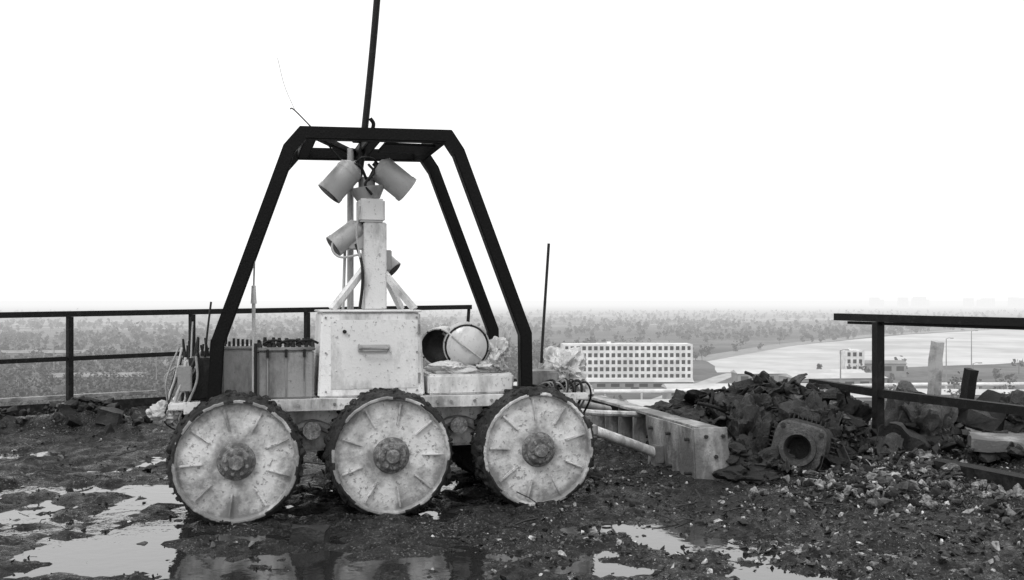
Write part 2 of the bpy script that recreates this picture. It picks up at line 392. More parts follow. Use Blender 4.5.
for x in (-.42,.42):
    tube('suspension_arm',[(x-.26,.262,.36),(x,.255,.5),(x+.26,.262,.36)],.028,M_grey,RV,8)
    cyl('pivot',(x,.2,.47),(x,.3,.47),.05,M_hub,RV)
for x in (-1.0,-.6,-.5,-.3,.28,.36,.5,.6,1.05):
    cyl('deck_bolt',(x,.15,.62),(x,.138,.62),.009,M_grey,RV,n=6)
bm=bmesh.new()
for y in(.2,1.0):
    path=[(-.945,y,.62),(-.925,y,.97),(-.545,y,2.04),(-.47,y,2.13),(.35,y,2.145),(.415,y,2.05),(.815,y,1.0),(.82,y,.62)]
    bm_tube(bm,path,.036,4,(0,1,0))
for x,z in((-.43,2.13),(.31,2.14),(-.07,2.135)): bm_box(bm,x-.034,x+.034,.238,.962,z-.033,z+.033,.003)
bm_box(bm,.0,.30,.3,.62,2.10,2.115,.002)
bm_tube(bm,[(-.4,.25,2.13),(-.1,.95,2.13)],.02,4,(0,0,1))
bmesh.ops.bevel(bm,geom=[e for e in bm.edges if e.calc_length()>.3],offset=.006,segments=2,affect='EDGES')
bmesh.ops.recalc_face_normals(bm,faces=bm.faces)
obj_from_bm(bm,'protective_roll_frame',M_black,RV)
for x in(-.945,.82):
    for y in(.2,1.0): box('frame_foot',x-.07,x+.07,y-.055,y+.055,.646,.662,M_black,RV,.003)
tube('lifting_mast',[(-.115,.6,1.95),(-.085,.6,2.2),(-.03,.6,2.75),(.02,.6,3.35)],.021,M_rail,RV,8)
box('mast_clamp',-.15,-.04,.53,.67,2.16,2.20,M_black,RV,.004)
tube('mast_hook',[(-.06,.6,2.18),(-.03,.58,2.26),(-.05,.58,2.3)],.012,M_black,RV,6)
tube('snapped_wire',[(-.2,.5,2.0),(-.35,.5,2.16),(-.50,.45,2.30),(-.53,.45,2.31)],.004,M_dark,RV,5)
tube('snapped_wire',[(-.50,.45,2.30),(-.56,.45,2.44),(-.60,.45,2.60)],.0012,M_dark,RV,5)
box('cabinet',-.385,.225,.24,.78,.647,1.128,M_white,RV,.01,.022)
box('cabinet_lid',-.372,.212,.252,.768,1.13,1.142,M_white,RV,.004)
bm=bmesh.new(); bm_box(bm,-.315,.19,.243+.028,.262+.022,.69,1.09,.004,0,None)
for v in bm.verts: v.co.y+= (v.co.z-.647)*.0458-.034
obj_from_bm(bm,'cabinet_door',M_white,RV)
tube('cabinet_handle',[(-.15,.235,.925),(-.14,.205,.928),(0,.205,.925),(.01,.235,.92)],.009,M_grey,RV,8,smooth=False)
box('door_label',-.16,.02,.236,.246,.905,.945,M_lamp,RV,.002)
cyl('door_lock',(-.235,.27,1.02),(-.235,.238,1.02),.011,M_dark,RV,n=12)
for z in(.75,1.03): cyl('hinge',(.192,.245,z-.03),(.192,.245,z+.03),.008,M_grey,RV,n=10)
for x in(-.34,.18):
    for z in(.68,.9,1.1): cyl('rivet',(x,.27,z),(x,.232+(z-.647)*.0458,z),.006,M_grey,RV,n=8)
box('mast_column',-.105,.03,.43,.57,1.143,1.66,M_white,RV,.006)
box('mast_head_block',-.135,.02,.42,.58,1.662,1.80,M_white,RV,.012)
cyl('head_cone',(-.07,.5,1.80),(-.08,.5,1.87),.07,M_lamp,RV,.11)
cyl('pan_unit',(-.08,.5,1.87),(-.08,.5,1.93),.05,M_grey,RV)
for a,b_ in(((-.30,.33,1.145),(-.09,.46,1.40)),((-.25,.72,1.145),(-.08,.55,1.40)),((.18,.33,1.145),(.02,.46,1.36)),((.16,.72,1.145),(.02,.55,1.38))):
    tube('mast_strut',[a,b_],.016,M_white,RV,4,smooth=False)
cyl('rear_post',(-.165,.62,1.145),(-.165,.62,2.12),.020,M_lamp,RV,n=12)
cyl('thin_post',(-.215,.56,1.145),(-.20,.56,1.60),.009,M_lamp,RV,n=10)
def lamp(name,c,d,L,r,mat=M_lamp):
    c=Vector(c);d=Vector(d).normalized(); e=empty(name,parent=RV)
    bm=bmesh.new()
    bm_cyl(bm,c-d*L/2,c+d*L/2,r,r,32,0); bm_cyl(bm,c-d*(L/2+.03),c-d*(L/2-.002),r*.55,r*.97,32,0)
    bm_cyl(bm,c+d*(L/2-.012),c+d*(L/2+.014),r*1.04,r*1.04,32,0); bm_cyl(bm,c+d*(L/2+.012),c+d*(L/2+.017),r*.92,r*.9,32,1)
    bm_cyl(bm,c-d*(L/2-.02),c-d*(L/2-.034),r*1.03,r*1.03,32,0)
    bm_cyl(bm,c-d*(L/2+.025),c-d*(L/2+.055),r*.25,r*.2,12,1)
    obj_from_bm(bm,'housing',[mat,M_glass],e)
lamp('floodlight',(-.235,.47,1.905),(-.62,-.02,-.72),.19,.078)
lamp('floodlight',(.075,.47,1.925),(.78,.02,-.60),.19,.082)
lamp('tv_camera',(-.20,.5,1.575),(-.72,-.1,-.55),.17,.065,M_lamp)
lamp('tv_camera',(.035,.63,1.44),(.60,-.3,-.62),.15,.06,M_lamp)
for s in(-1,1):
    tube('lamp_bracket',[(-.08,.46,1.90),(-.08+s*.05,.43,1.99),(-.08+s*.11,.44,1.99),(-.08+s*.13,.46,1.94)],.009,M_dark,RV,8)
tube('cable',[(-.08,.42,2.0),(-.05,.40,1.95),(-.10,.40,1.88),(-.06,.41,1.82)],.008,M_dark,RV)
tube('cable',[(-.15,.45,2.01),(-.11,.42,2.04),(-.05,.42,2.03),(-.01,.45,1.99)],.007,M_dark,RV)
tube('cable',[(-.27,.45,1.58),(-.29,.43,1.50),(-.24,.42,1.45),(-.12,.42,1.47)],.007,M_lamp,RV)
tube('cable',[(-.15,.45,1.53),(-.12,.415,1.42),(-.115,.41,1.3),(-.13,.42,1.15)],.009,M_dark,RV)
tube('cable',[(-.13,.4,1.75),(-.15,.41,1.6),(-.13,.415,1.45)],.006,M_lamp,RV)
box('camera_bracket',-.19,-.10,.46,.54,1.50,1.62,M_lamp,RV,.005)
box('camera_bracket',.028,.07,.5,.6,1.38,1.5,M_lamp,RV,.005)
box('battery_box',-.715,-.405,.24,.56,.647,.915,M_grey,RV,.01)
box('battery_box',-.905,-.735,.28,.56,.647,.925,M_grey,RV,.01)
box('battery_box_lid',-.722,-.398,.233,.567,.917,.935,M_grey,RV,.004)
box('battery_box_lid',-.912,-.728,.273,.567,.927,.942,M_grey,RV,.004)
box('rear_box',-1.05,-.45,.62,.98,.647,.9,M_grey,RV,.01)
bm=bmesh.new()
for i in range(9):
    for j in range(3):
        x=-.70+i*.036+random.gauss(0,.005);y=.27+j*.11
        bm_cyl(bm,(x,y,.935),(x,y,.955+random.uniform(0,.03)),random.uniform(.010,.017),.009,10)
for i in range(7):
    bm_cyl(bm,(-.89+i*.024,.32,.94),(-.89+i*.024,.32,.965+random.uniform(0,.03)),.008,.007,8)
for i in range(18):
    x=-1.12+random.random()*.22;y=.3+random.random()*.3; bm_cyl(bm,(x,y,.86),(x+random.gauss(0,.01),y,.91+random.random()*.08),.011,.006,8)
obj_from_bm(bm,'terminals',M_dark,RV)
for k in range(3):
    x=-.68+k*.09; tube('terminal_cable',[(x,.28,.955),(x+.03,.25,.972),(x+.08,.27,.972),(x+.12,.3,.955)],.007,M_dark,RV)
for x in(-.66,-.56,-.46): 
    box('latch',x-.008,x+.008,.222,.238,.88,.925,M_dark,RV,.002)
    box('strap',x-.004,x+.004,.234,.2385,.66,.88,M_grey,RV,.001)
cyl('box_edge_pipe',(-.725,.225,.62),(-.725,.225,.96),.009,M_dark,RV,n=8)
box('relay_box',-1.09,-.945,.28,.5,.647,.88,M_dark,RV,.008)
box('junction_box',-1.14,-1.06,.2,.3,.70,.84,M_grey,RV,.006)
for i in range(16):
    x=-1.10+random.uniform(-.05,.08); y=.22+random.random()*.2; k=random.gauss(0,.025)
    tube('hose',[(x,y,.80+random.random()*.14),(x-.03+k,y-.03,.77),(x-.05+random.gauss(0,.02),y-.05,.66),(x-.04-k+random.gauss(0,.02),y-.04,.54),(x+.05,y,.46+random.random()*.05)],random.uniform(.004,.010),random.choice([M_grey,M_lamp,M_dark,M_dark,M_dark]),RV)
crumple('rag_bundle',(-1.20,.3,.58),(.08,.12,.06),M_lamp,RV,.7,4,3)
crumple('rag_bundle',(-1.12,.37,.72),(.04,.1,.10),M_grey,RV,.6,4,8)
cyl('front_tow_bar',(-1.14,.4,.5),(-1.27,.4,.54),.025,M_white,RV)
tube('whip_antenna_base',[(-.735,.26,.66),(-.735,.26,1.26)],.010,M_cable,RV,10,smooth=False)
cyl('antenna_insulator',(-.735,.26,1.18),(-.735,.26,1.28),.017,M_white,RV,.012,12)
tube('whip_antenna',[(-.735,.26,1.26),(-.728,.26,1.52)],.005,M_cable,RV,6,smooth=False)
tube('thin_antenna',[(-1.0,.35,.86),(-.985,.35,1.02),(-.965,.35,1.19)],.006,M_dark,RV,6)
tube('thin_antenna',[(-1.07,.3,.86),(-1.065,.3,1.0),(-1.06,.3,1.08)],.005,M_lamp,RV,6)
tube('whip_antenna',[(1.03,.6,.66),(1.045,.6,.95),(1.086,.6,1.56)],.009,M_dark,RV,6)
cyl('antenna_insulator',(1.03,.6,.64),(1.035,.6,.8),.022,M_lamp,RV,.016,12)
box('step_box',.245,.76,.24,.74,.647,.765,M_white,RV,.012)
box('step_box_top',.30,.72,.32,.70,.766,.785,M_white,RV,.006)
def drum(c,r,L,az,mat,hollow):
    e=empty('searchlight_drum',parent=RV); bm=bmesh.new()
    if hollow: prof=[(0,L*.0),(r*.5,-L*.08),(r*.8,-L*.26),(r*.9,-L*.48),(r*.96,-L*.5),(r,-L*.47),(r,-L*.3),(r*.97,-L*.28),(r*.97,L*.2),(r*.8,L*.42),(r*.3,L*.5),(0,L*.5)]
    else: prof=[(0,-L*.58),(r*.35,-L*.56),(r*.65,-L*.49),(r*.86,-L*.38),(r*.87,-L*.34),(r*.95,-L*.34),(r,-L*.32),(r,-L*.2),(r*.97,-L*.18),(r*.97,L*.2),(r*.8,L*.42),(r*.3,L*.5),(0,L*.5)]
    lathe(bm,prof,64,mi=lambda k:(1 if k<3 else (2 if k==4 and not hollow else 0))); bmesh.ops.recalc_face_normals(bm,faces=bm.faces)
    for s in(-1,1): bm_cyl(bm,(s*r*.95,0,0),(s*r*1.12,0,0),.012,.012,10,0)
    bm_box(bm,-.008,.008,-L*.3,-L*.26,r*.95,r*1.12,.002)
    for i in range(8):
        a=i*math.pi/4+.3; bm_cyl(bm,(r*.93*math.cos(a),-L*.3,r*.93*math.sin(a)),(r*.93*math.cos(a),-L*.38 if not hollow else -L*.52,r*.93*math.sin(a)),.006,.006,6,2)
    if not hollow: bm_tube(bm,[(-r*.8,-L*.47,r*.1),(-r*.2,-L*.66,r*.0),(r*.8,-L*.47,-r*.15)],.006,6)
    o=obj_from_bm(bm,'drum',[mat,M_dark if hollow else M_face,M_dark],e); o.location=c; o.rotation_euler=(0.12,0.5,az)
drum((.375,.47,.925),.118,.17,-.5,M_face,True); drum((.505,.42,.930),.140,.20,-.05,M_lamp,False)
crumple('plastic_wrap',(.40,.32,.80),(.12,.05,.035),M_plastic,RV,.7,4,25)
crumple('plastic_wrap',(.69,.42,.855),(.075,.12,.085),M_plastic,RV,.75,5,5)
crumple('plastic_wrap',(.64,.36,.80),(.09,.08,.035),M_plastic,RV,.75,4,15)
crumple('plastic_wrap',(.755,.45,.93),(.03,.06,.08),M_lamp,RV,.75,4,19)
crumple('plastic_wrap',(1.15,.5,.76),(.10,.14,.11),M_plastic,RV,.75,5,9)
crumple('plastic_wrap',(1.20,.45,.66),(.09,.12,.08),M_lamp,RV,.75,4,12)
box('rear_control_box',.86,1.06,.3,.55,.647,.77,M_grey,RV,.01)
for i in range(14):
    x=.88+random.random()*.28; k=random.gauss(0,.03); tube('hose',[(x,.3,.66),(x+.06+k,.22,.70+abs(k)*.5),(x+.11,.25-k,.62),(x+.08,.3,.5)],random.uniform(.004,.008),random.choice([M_grey,M_dark,M_dark]),RV)
DB=empty('dozer_blade',parent=RV)
bm=bmesh.new(); nseg=10; ya,yb=.36,2.6
rows=[]
for i in range(nseg+1):
    t=i/nseg; z=.03+.33*t; xx=2.14+.07*math.sin(math.pi*t)
    rows.append([(xx,z)])
pr=[(r[0][0],r[0][1]) for r in rows]; pr+= [(x+.018,z) for x,z in pr[::-1]]
A=[bm.verts.new((x,ya,z)) for x,z in pr];B=[bm.verts.new((x,yb,z)) for x,z in pr]; n=len(pr)
for i in range(n): bm.faces.new((A[i],A[(i+1)%n],B[(i+1)%n],B[i]))
bm.faces.new(A);bm.faces.new(B[::-1]); bmesh.ops.recalc_face_normals(bm,faces=bm.faces)
obj_from_bm(bm,'mouldboard',M_blade,DB,1)
box('top_flange',2.03,2.175,ya,yb,.362,.382,M_blade,DB,.003)
box('bottom_flange',2.04,2.135,ya,yb,.03,.05,M_blade,DB,.003)
for y in(1.22,1.55,1.85,2.15,2.5): box('rib',2.04,2.19,y-.008,y+.008,.052,.36,M_blade,DB,.002)
# flat stiffening plate on the near half, slightly buckled
bm=bmesh.new(); G=[]
for i in range(13):
    row=[]
    for j in range(7):
        y=.36+.80*i/12; z=-.01+.385*j/6 - (.0 if j else 0)
        row.append(bm.verts.new((2.005-.02*j/6+.02*mn.noise(Vector((y*4,z*6,3))),y,z)))
    G.append(row)
for i in range(12):
    for j in range(6): bm.faces.new((G[i][j],G[i][j+1],G[i+1][j+1],G[i+1][j]))
o=obj_from_bm(bm,'stiffener_plate',M_blade,DB); md=o.modifiers.new('s','SOLIDIFY'); md.thickness=.012
bm=bmesh.new(); pts=[(1.97,.385),(2.20,.385),(2.22,.02),(2.08,-.02),(1.99,-.01)]
A=[bm.verts.new((x,ya-.02,z)) for x,z in pts];B=[bm.verts.new((x,ya-.002,z)) for x,z in pts]
for i in range(5): bm.faces.new((A[i],A[(i+1)%5],B[(i+1)%5],B[i]))
bm.faces.new(A);bm.faces.new(B[::-1]); bmesh.ops.recalc_face_normals(bm,faces=bm.faces); obj_from_bm(bm,'end_plate',M_blade,DB)
for x,z in((2.05,.33),(2.17,.33),(2.17,.08),(2.12,.2)): cyl('end_bolt',(x,ya-.02,z),(x,ya-.034,z),.013,M_rust,DB,n=6)
for y,z in((.45,.3),(.75,.3),(1.05,.3),(.45,.08),(.75,.08)): cyl('plate_bolt',(2.0,y,z),(1.955,y,z),.012,M_rust,DB,n=6)
cyl('push_arm',(1.1,.9,.47),(1.97,.9,.14),.034,M_white,DB)
box('arm_lug',1.93,1.99,.85,.95,.08,.20,M_blade,DB,.006)
cyl('push_arm',(1.1,.5,.45),(1.45,.9,.34),.025,M_white,DB)
tube('lift_link',[(1.15,1.15,.62),(1.45,1.3,.42),(2.1,1.5,.34)],.022,M_white,DB)
cyl('lift_cylinder',(1.15,1.1,.55),(1.9,1.7,.36),.03,M_grey,DB)
box('cross_member',1.36,1.42,.6,1.5,.33,.39,M_white,DB,.005)
for i,(x,y,z,r) in enumerate([(2.26,1.1,.34,.13),(2.28,1.6,.34,.11),(1.98,.7,.0,.08),(1.97,.42,-.01,.10),(2.30,.42,.2,.08),(2.3,.42,.06,.13)]):
    crumple('caked_mud',(x,y,z),(r*1.1,r*1.6,r*.6),M_tread,DB,.8,4,60+i*3)

# ------------------------------------------------------------ electric motor lying in rubble
MO=empty('electric_motor',(1.88,6.55,.225),math.radians(-30)); bm=bmesh.new()
def sup(s,h,p,n=64):
    r=[]
    for i in range(n):
        a=2*math.pi*i/n; c_,s_=math.cos(a),math.sin(a); rr=(abs(c_)**p+abs(s_)**p)**(-1/p)
        r.append(bm.verts.new((s*rr*c_,h,s*rr*s_)))
    return r
L=[sup(.05,.14,2),sup(.070,.13,2),sup(.074,.02,2),sup(.09,-.035,2),sup(.118,-.035,2),sup(.122,-.004,2),sup(.155,.0,4.5),sup(.168,.012,4.5),sup(.168,.06,4.5),sup(.15,.07,3.5),sup(.155,.10,3),sup(.185,.12,3.2),sup(.190,.2,3.2),sup(.190,.38,3.2),sup(.14,.43,2.4),sup(.05,.44,2)]
for k,(A,B) in enumerate(zip(L,L[1:])):
    for i in range(64):
        f=bm.faces.new((A[i],A[(i+1)%64],B[(i+1)%64],B[i])); f.material_index=1 if 2<=k<9 else 0
bm.faces.new(L[0]);bm.faces.new(L[-1]); bmesh.ops.recalc_face_normals(bm,faces=bm.faces)
for sx in(-1,1):
    for sz in(-1,1): bm_cyl(bm,(sx*.125,.006,sz*.125),(sx*.125,-.018,sz*.125),.016,.016,6)
for i in range(-4,5):
    for s in(-1,1):
        bm_box(bm,i*.03-.004,i*.03+.004,.15,.37,s*.195-.018,s*.195+.018,.001); bm_box(bm,s*.195-.018,s*.195+.018,.15,.37,i*.03-.004,i*.03+.004,.001)
bm_box(bm,-.07,.07,.18,.34,.19,.255,.01)
o=obj_from_bm(bm,'motor_body',[M_rust,M_flange],MO); o.rotation_euler=(math.radians(-8),.22,.1)
SC=empty('scrap_metal_heap'); bm=bmesh.new()
for i in range(20):
    x=1.78+random.gauss(0,.32);y=7.25+random.gauss(0,.2); z=float(Hh(np.array([x]),np.array([y]))[0])+random.uniform(.02,.10)
    bm_sheet(bm,(x,y,z),(random.uniform(.12,.4),random.uniform(.08,.22)),Euler((random.gauss(0,.5),random.gauss(0,.5),random.uniform(0,6.3))).to_matrix(),random.uniform(.02,.06),i*7.3)
o=obj_from_bm(bm,'torn_sheets',M_rust,SC,.7); md=o.modifiers.new('s','SOLIDIFY'); md.thickness=.008
bm=bmesh.new()
for i in range(56):
    x=1.80+random.gauss(0,.38);y=7.1+random.gauss(0,.28); z=float(Hh(np.array([x]),np.array([y]))[0])+random.uniform(.02,.12)
    p=[Vector((x,y,z))]; d=Vector((random.gauss(0,1),random.gauss(0,1),random.gauss(0,.3))).normalized()
    for k in range(4):
        d=(d+Vector((random.gauss(0,.5),random.gauss(0,.5),random.gauss(0,.3)))).normalized(); p.append(p[-1]+d*random.uniform(.04,.1))
    bm_tube(bm,catmull(p,5),random.uniform(.003,.016),8)
obj_from_bm(bm,'bent_pipes',M_rail,SC)
bm=bmesh.new() # broken angle iron and beam stubs
for i in range(14):
    x=1.85+random.gauss(0,.36);y=7.15+random.gauss(0,.22); z=float(Hh(np.array([x]),np.array([y]))[0])+random.uniform(.05,.14)
    Mx=Matrix.Translation((x,y,z))@Euler((random.gauss(0,.5),random.gauss(0,.5),random.uniform(0,6.3))).to_matrix().to_4x4(); l=random.uniform(.12,.34); w=random.uniform(.03,.06)
    bm_box(bm,-l/2,l/2,-w/2,w/2,-.006,.006,.001,0,Mx); bm_box(bm,-l/2,l/2,-w/2,-w/2+.01,.007,w,.001,0,Mx)
obj_from_bm(bm,'beam_stubs',M_rust,SC)
for i,(x,y,z,a,b_,c_) in enumerate([(1.66,7.05,.24,.13,.16,.22),(1.76,7.25,.36,.17,.2,.14),(1.50,7.7,.38,.22,.25,.10),(2.12,7.05,.28,.14,.15,.18),(1.95,7.25,.36,.15,.15,.12),(2.35,7.3,.28,.18,.2,.16),(1.70,6.68,.07,.16,.14,.09),(1.42,7.9,.32,.12,.2,.12),(2.15,6.6,.06,.16,.14,.08),(1.70,6.85,.14,.12,.1,.17)]):
    crumple('muck_lump',(x,y,z),(a,b_,c_),[M_rust,M_tread,M_rail][i%3],SC,.95,5,30+i*4)

# ------------------------------------------------------------ railings
FR=empty('metal_railing')
def FP(t,z): return (-4.9+4.37*t,9.5+3.3*t,z)
def ztop(t): return 1.055+.055*t
bm=bmesh.new()
bm_tube(bm,[FP(-.55,ztop(-.55)),FP(0,ztop(0)),FP(.5,ztop(.5)),FP(1.0,ztop(1))],.028,4,(0,0,1))
bmesh.ops.recalc_face_normals(bm,faces=bm.faces); obj_from_bm(bm,'top_rail',M_rail,FR)
tube('mid_rail',[FP(-.55,.60),FP(0,.61),FP(.5,.645)],.022,M_rail,FR,4,(0,0,1),False)
tube('broken_end',[FP(.995,ztop(1)),FP(.992,.9)],.02,M_rail,FR,4,(0,1,0),False)
for t in(-.56,-.335,-.11,.1165,.34,.583,.82):
    tube('post',[FP(t,-.02),FP(t,ztop(t)-.029)],.026,M_rail,FR,4,(.6,.8,0),False)
A=FP(-.56,0);B=FP(.5,0); d=(Vector(B)-Vector(A)).normalized(); ang=math.atan2(d.y,d.x)
Mx=Matrix.Translation((A[0],A[1]-.07,0))@Matrix.Rotation(ang,4,'Z')
Ltot=(Vector(B)-Vector(A)).length
bm=bmesh.new(); bm_box(bm,0,Ltot,-.01,.01,.0,.19,.002,0,Mx); obj_from_bm(bm,'toe_board',M_rail,FR)
bm=bmesh.new(); bm_box(bm,0,Ltot*.8,.16,.26,.21,.245,.003,0,Mx); obj_from_bm(bm,'ledge_strip',M_plank,FR)
F2=empty('metal_railing')
def RP(D,z): return (2.59-.41*(D-7.0),D,z)
tube('top_rail',[RP(7.42,1.075),RP(6.6,1.07),RP(4.4,1.065)],.026,M_rail,F2,4,(0,0,1),False)
tube('top_rail_lip',[RP(7.3,1.035),RP(4.4,1.03)],.010,M_rail,F2,4,(0,0,1),False)
tube('mid_rail',[RP(7.68,.565),RP(7.0,.545),RP(4.4,.54)],.028,M_rail,F2,4,(0,0,1),False)
for D_ in(7.02,4.9): tube('post',[RP(D_,-.02),RP(D_,1.045)],.030,M_rail,F2,4,(1,.3,0),False)
tube('toe_beam',[RP(7.6,.10),RP(4.4,.09)],.06,M_rail,F2,4,(0,0,1),False)

def slab(name,c,s,rot,mat,bev=.01):
    bm=bmesh.new(); bm_box(bm,-s[0]/2,s[0]/2,-s[1]/2,s[1]/2,-s[2]/2,s[2]/2,0)
    bmesh.ops.subdivide_edges(bm,edges=bm.edges,cuts=6,use_grid_fill=True)
    for v in bm.verts: v.co+=Vector((mn.noise(v.co*9+Vector(c)),mn.noise(v.co*9+Vector((5,1,c[0]))),mn.noise(v.co*9+Vector((1,9,c[1])))))*min(s)*.25
    o=obj_from_bm(bm,name,mat,None,.5); o.location=c; o.rotation_euler=rot; return o
slab('concrete_slab',(3.62,7.0,.20),(.75,.5,.08),(0.05,.03,-.35),M_conc)
slab('concrete_chunk',(2.98,7.5,.30),(.30,.22,.42),(.2,.35,.4),M_rust)
slab('concrete_chunk',(2.85,7.2,.15),(.3,.25,.2),(.5,.2,.9),M_rust)
slab('broken_post',(3.36,7.9,.62),(.07,.07,.5),(0,.08,.3),M_plank)
slab('broken_beam',(3.45,7.55,.45),(.07,.07,.46),(.1,.1,.3),M_rail)
slab('broken_beam',(3.4,7.5,.36),(.5,.07,.07),(0,.2,.2),M_rail)
slab('broken_beam',(3.55,7.4,.34),(.45,.3,.10),(.2,-.5,.5),M_rail)
slab('broken_beam',(3.6,7.3,.26),(.5,.12,.12),(.2,.3,-.3),M_rust)
slab('brick',(-1.0,4.9,.045),(.18,.10,.085),(.05,.08,.1),M_rust)
slab('brick',(-3.95,9.0,.2),(.28,.14,.12),(.1,.1,.5),M_rust)
slab('brick',(-3.6,8.9,.16),(.2,.14,.12),(.1,.3,.1),M_rust)
crumple('debris_boulder',(3.02,7.45,.24),(.22,.2,.26),M_flange,None,.8,5,77)
crumple('debris_boulder',(3.75,7.35,.33),(.2,.2,.14),M_rust,None,.8,5,87)

# ------------------------------------------------------------ landscape far below the roof
def hazed(name,build,k=2700,air=.97):  # aerial haze painted into the material: emission mixed in with distance from the origin
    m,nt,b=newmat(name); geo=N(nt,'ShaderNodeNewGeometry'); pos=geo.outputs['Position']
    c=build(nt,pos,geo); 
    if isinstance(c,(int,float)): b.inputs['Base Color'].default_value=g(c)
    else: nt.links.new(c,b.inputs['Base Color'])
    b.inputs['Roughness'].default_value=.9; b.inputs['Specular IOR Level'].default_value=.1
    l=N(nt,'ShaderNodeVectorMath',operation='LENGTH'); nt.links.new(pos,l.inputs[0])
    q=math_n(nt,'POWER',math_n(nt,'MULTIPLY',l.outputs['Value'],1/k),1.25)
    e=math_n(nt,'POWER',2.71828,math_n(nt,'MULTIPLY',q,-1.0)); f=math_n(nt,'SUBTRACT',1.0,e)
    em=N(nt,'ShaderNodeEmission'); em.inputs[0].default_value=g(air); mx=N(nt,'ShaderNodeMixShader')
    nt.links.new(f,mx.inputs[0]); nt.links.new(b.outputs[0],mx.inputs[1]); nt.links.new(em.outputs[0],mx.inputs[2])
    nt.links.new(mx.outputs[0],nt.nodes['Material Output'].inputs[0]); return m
def land(nt,pos,geo):
    mp=N(nt,'ShaderNodeMapping'); mp.inputs['Scale'].default_value=(.0012,.003,1); mp.inputs['Rotation'].default_value=(0,0,.15); nt.links.new(pos,mp.inputs[0])
    a=noise_n(nt,mp.outputs[0],1,6,.6); bb=noise_n(nt,pos,.02,5,.7); cc=noise_n(nt,pos,.15,3,.6)
    c=mixc(nt,ramp(nt,a,[(.42,0),(.5,1)]),.06,.12); c=mixc(nt,ramp(nt,a,[(.56,0),(.6,1)]),c,.24)
    c=mixc(nt,ramp(nt,bb,[(.45,0),(.56,.8)]),c,.06); return mixc(nt,ramp(nt,cc,[(.5,0),(.7,.4)]),c,.04)
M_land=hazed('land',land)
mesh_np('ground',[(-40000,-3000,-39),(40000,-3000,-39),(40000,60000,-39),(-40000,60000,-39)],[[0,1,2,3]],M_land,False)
def wat(nt,pos,geo): return mixc(nt,ramp(nt,noise_n(nt,pos,.012,5,.65),[(.38,0),(.62,1)]),.32,.52)  # pale base colour stands in for sky reflected on the water
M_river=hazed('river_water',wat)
RIV0=[(130,690),(257,889),(446,1143),(735,1428),(1300,1750),(900,650),(327,635),(229,588),(161,560),(116,555)]
RIV=[]
for i in range(len(RIV0)):
    a=Vector(RIV0[i]);b_=Vector(RIV0[(i+1)%len(RIV0)]); k=max(2,int((b_-a).length/22))
    for j in range(k):
        p=a.lerp(b_,j/k); q=mn.noise(Vector((p.x*.012,p.y*.012,0)))*16+mn.noise(Vector((p.x*.05,p.y*.05,5)))*6; RIV.append((p.x+q*.6,p.y+q))
bm=bmesh.new(); vs=[bm.verts.new((x,y,-38.9)) for x,y in RIV]; f=bm.faces.new(vs); bm.normal_update()
if f.normal.z<0: f.normal_flip()
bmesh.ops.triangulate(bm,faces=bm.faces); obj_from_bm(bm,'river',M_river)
def plain(v,sc=.2): return lambda nt,pos,geo: mixc(nt,ramp(nt,noise_n(nt,pos,sc,4,.6),[(.4,0),(.65,1)]),v*.7,v)
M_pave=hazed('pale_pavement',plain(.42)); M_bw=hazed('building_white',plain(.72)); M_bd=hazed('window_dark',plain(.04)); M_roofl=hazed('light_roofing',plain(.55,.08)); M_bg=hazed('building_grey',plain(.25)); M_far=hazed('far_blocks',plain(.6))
def strip(name,pts,w,mat,z=-38.95):
    V=[];Fq=[]
    for i,p in enumerate(pts):
        a=Vector(pts[max(i-1,0)]);b2=Vector(pts[min(i+1,len(pts)-1)]); t=(b2-a).normalized(); nn=Vector((-t.y,t.x))*w/2; p=Vector(p)
        V+= [(p.x+nn.x,p.y+nn.y,z),(p.x-nn.x,p.y-nn.y,z)]
    for i in range(len(pts)-1): Fq.append([2*i,2*i+1,2*i+3,2*i+2])
    return mesh_np(name,V,Fq,mat,False)
strip('road',[(20,300),(60,400),(110,520),(122,545)],9,M_pave)
strip('road',[(-20,470),(60,455),(220,440),(500,420)],10,M_pave,-38.94)
strip('road',[(20,350),(120,345),(300,330)],14,M_pave,-38.935)
strip('road',[(-900,1500),(-300,1350),(200,1600),(900,2300)],14,M_pave,-38.93)
strip('river_bank',[(120,660),(240,885),(425,1150),(715,1445),(1300,1790)],22,M_bg,-38.85)
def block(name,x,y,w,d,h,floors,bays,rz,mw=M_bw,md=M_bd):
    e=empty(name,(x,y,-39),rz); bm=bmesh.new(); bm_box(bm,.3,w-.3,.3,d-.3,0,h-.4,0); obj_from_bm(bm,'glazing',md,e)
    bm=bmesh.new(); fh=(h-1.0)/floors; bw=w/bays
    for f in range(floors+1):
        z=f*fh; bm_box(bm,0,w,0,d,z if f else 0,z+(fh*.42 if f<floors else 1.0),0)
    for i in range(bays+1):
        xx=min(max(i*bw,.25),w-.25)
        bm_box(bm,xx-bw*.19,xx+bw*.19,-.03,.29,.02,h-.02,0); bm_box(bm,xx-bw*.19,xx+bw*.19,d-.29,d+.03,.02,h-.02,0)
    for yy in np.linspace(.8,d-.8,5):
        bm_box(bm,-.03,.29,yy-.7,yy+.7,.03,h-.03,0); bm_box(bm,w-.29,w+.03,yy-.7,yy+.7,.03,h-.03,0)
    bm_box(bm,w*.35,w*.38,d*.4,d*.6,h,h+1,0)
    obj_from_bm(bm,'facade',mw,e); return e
block('office_building',25.5,492,64,14,18.3,5,22,math.radians(2))
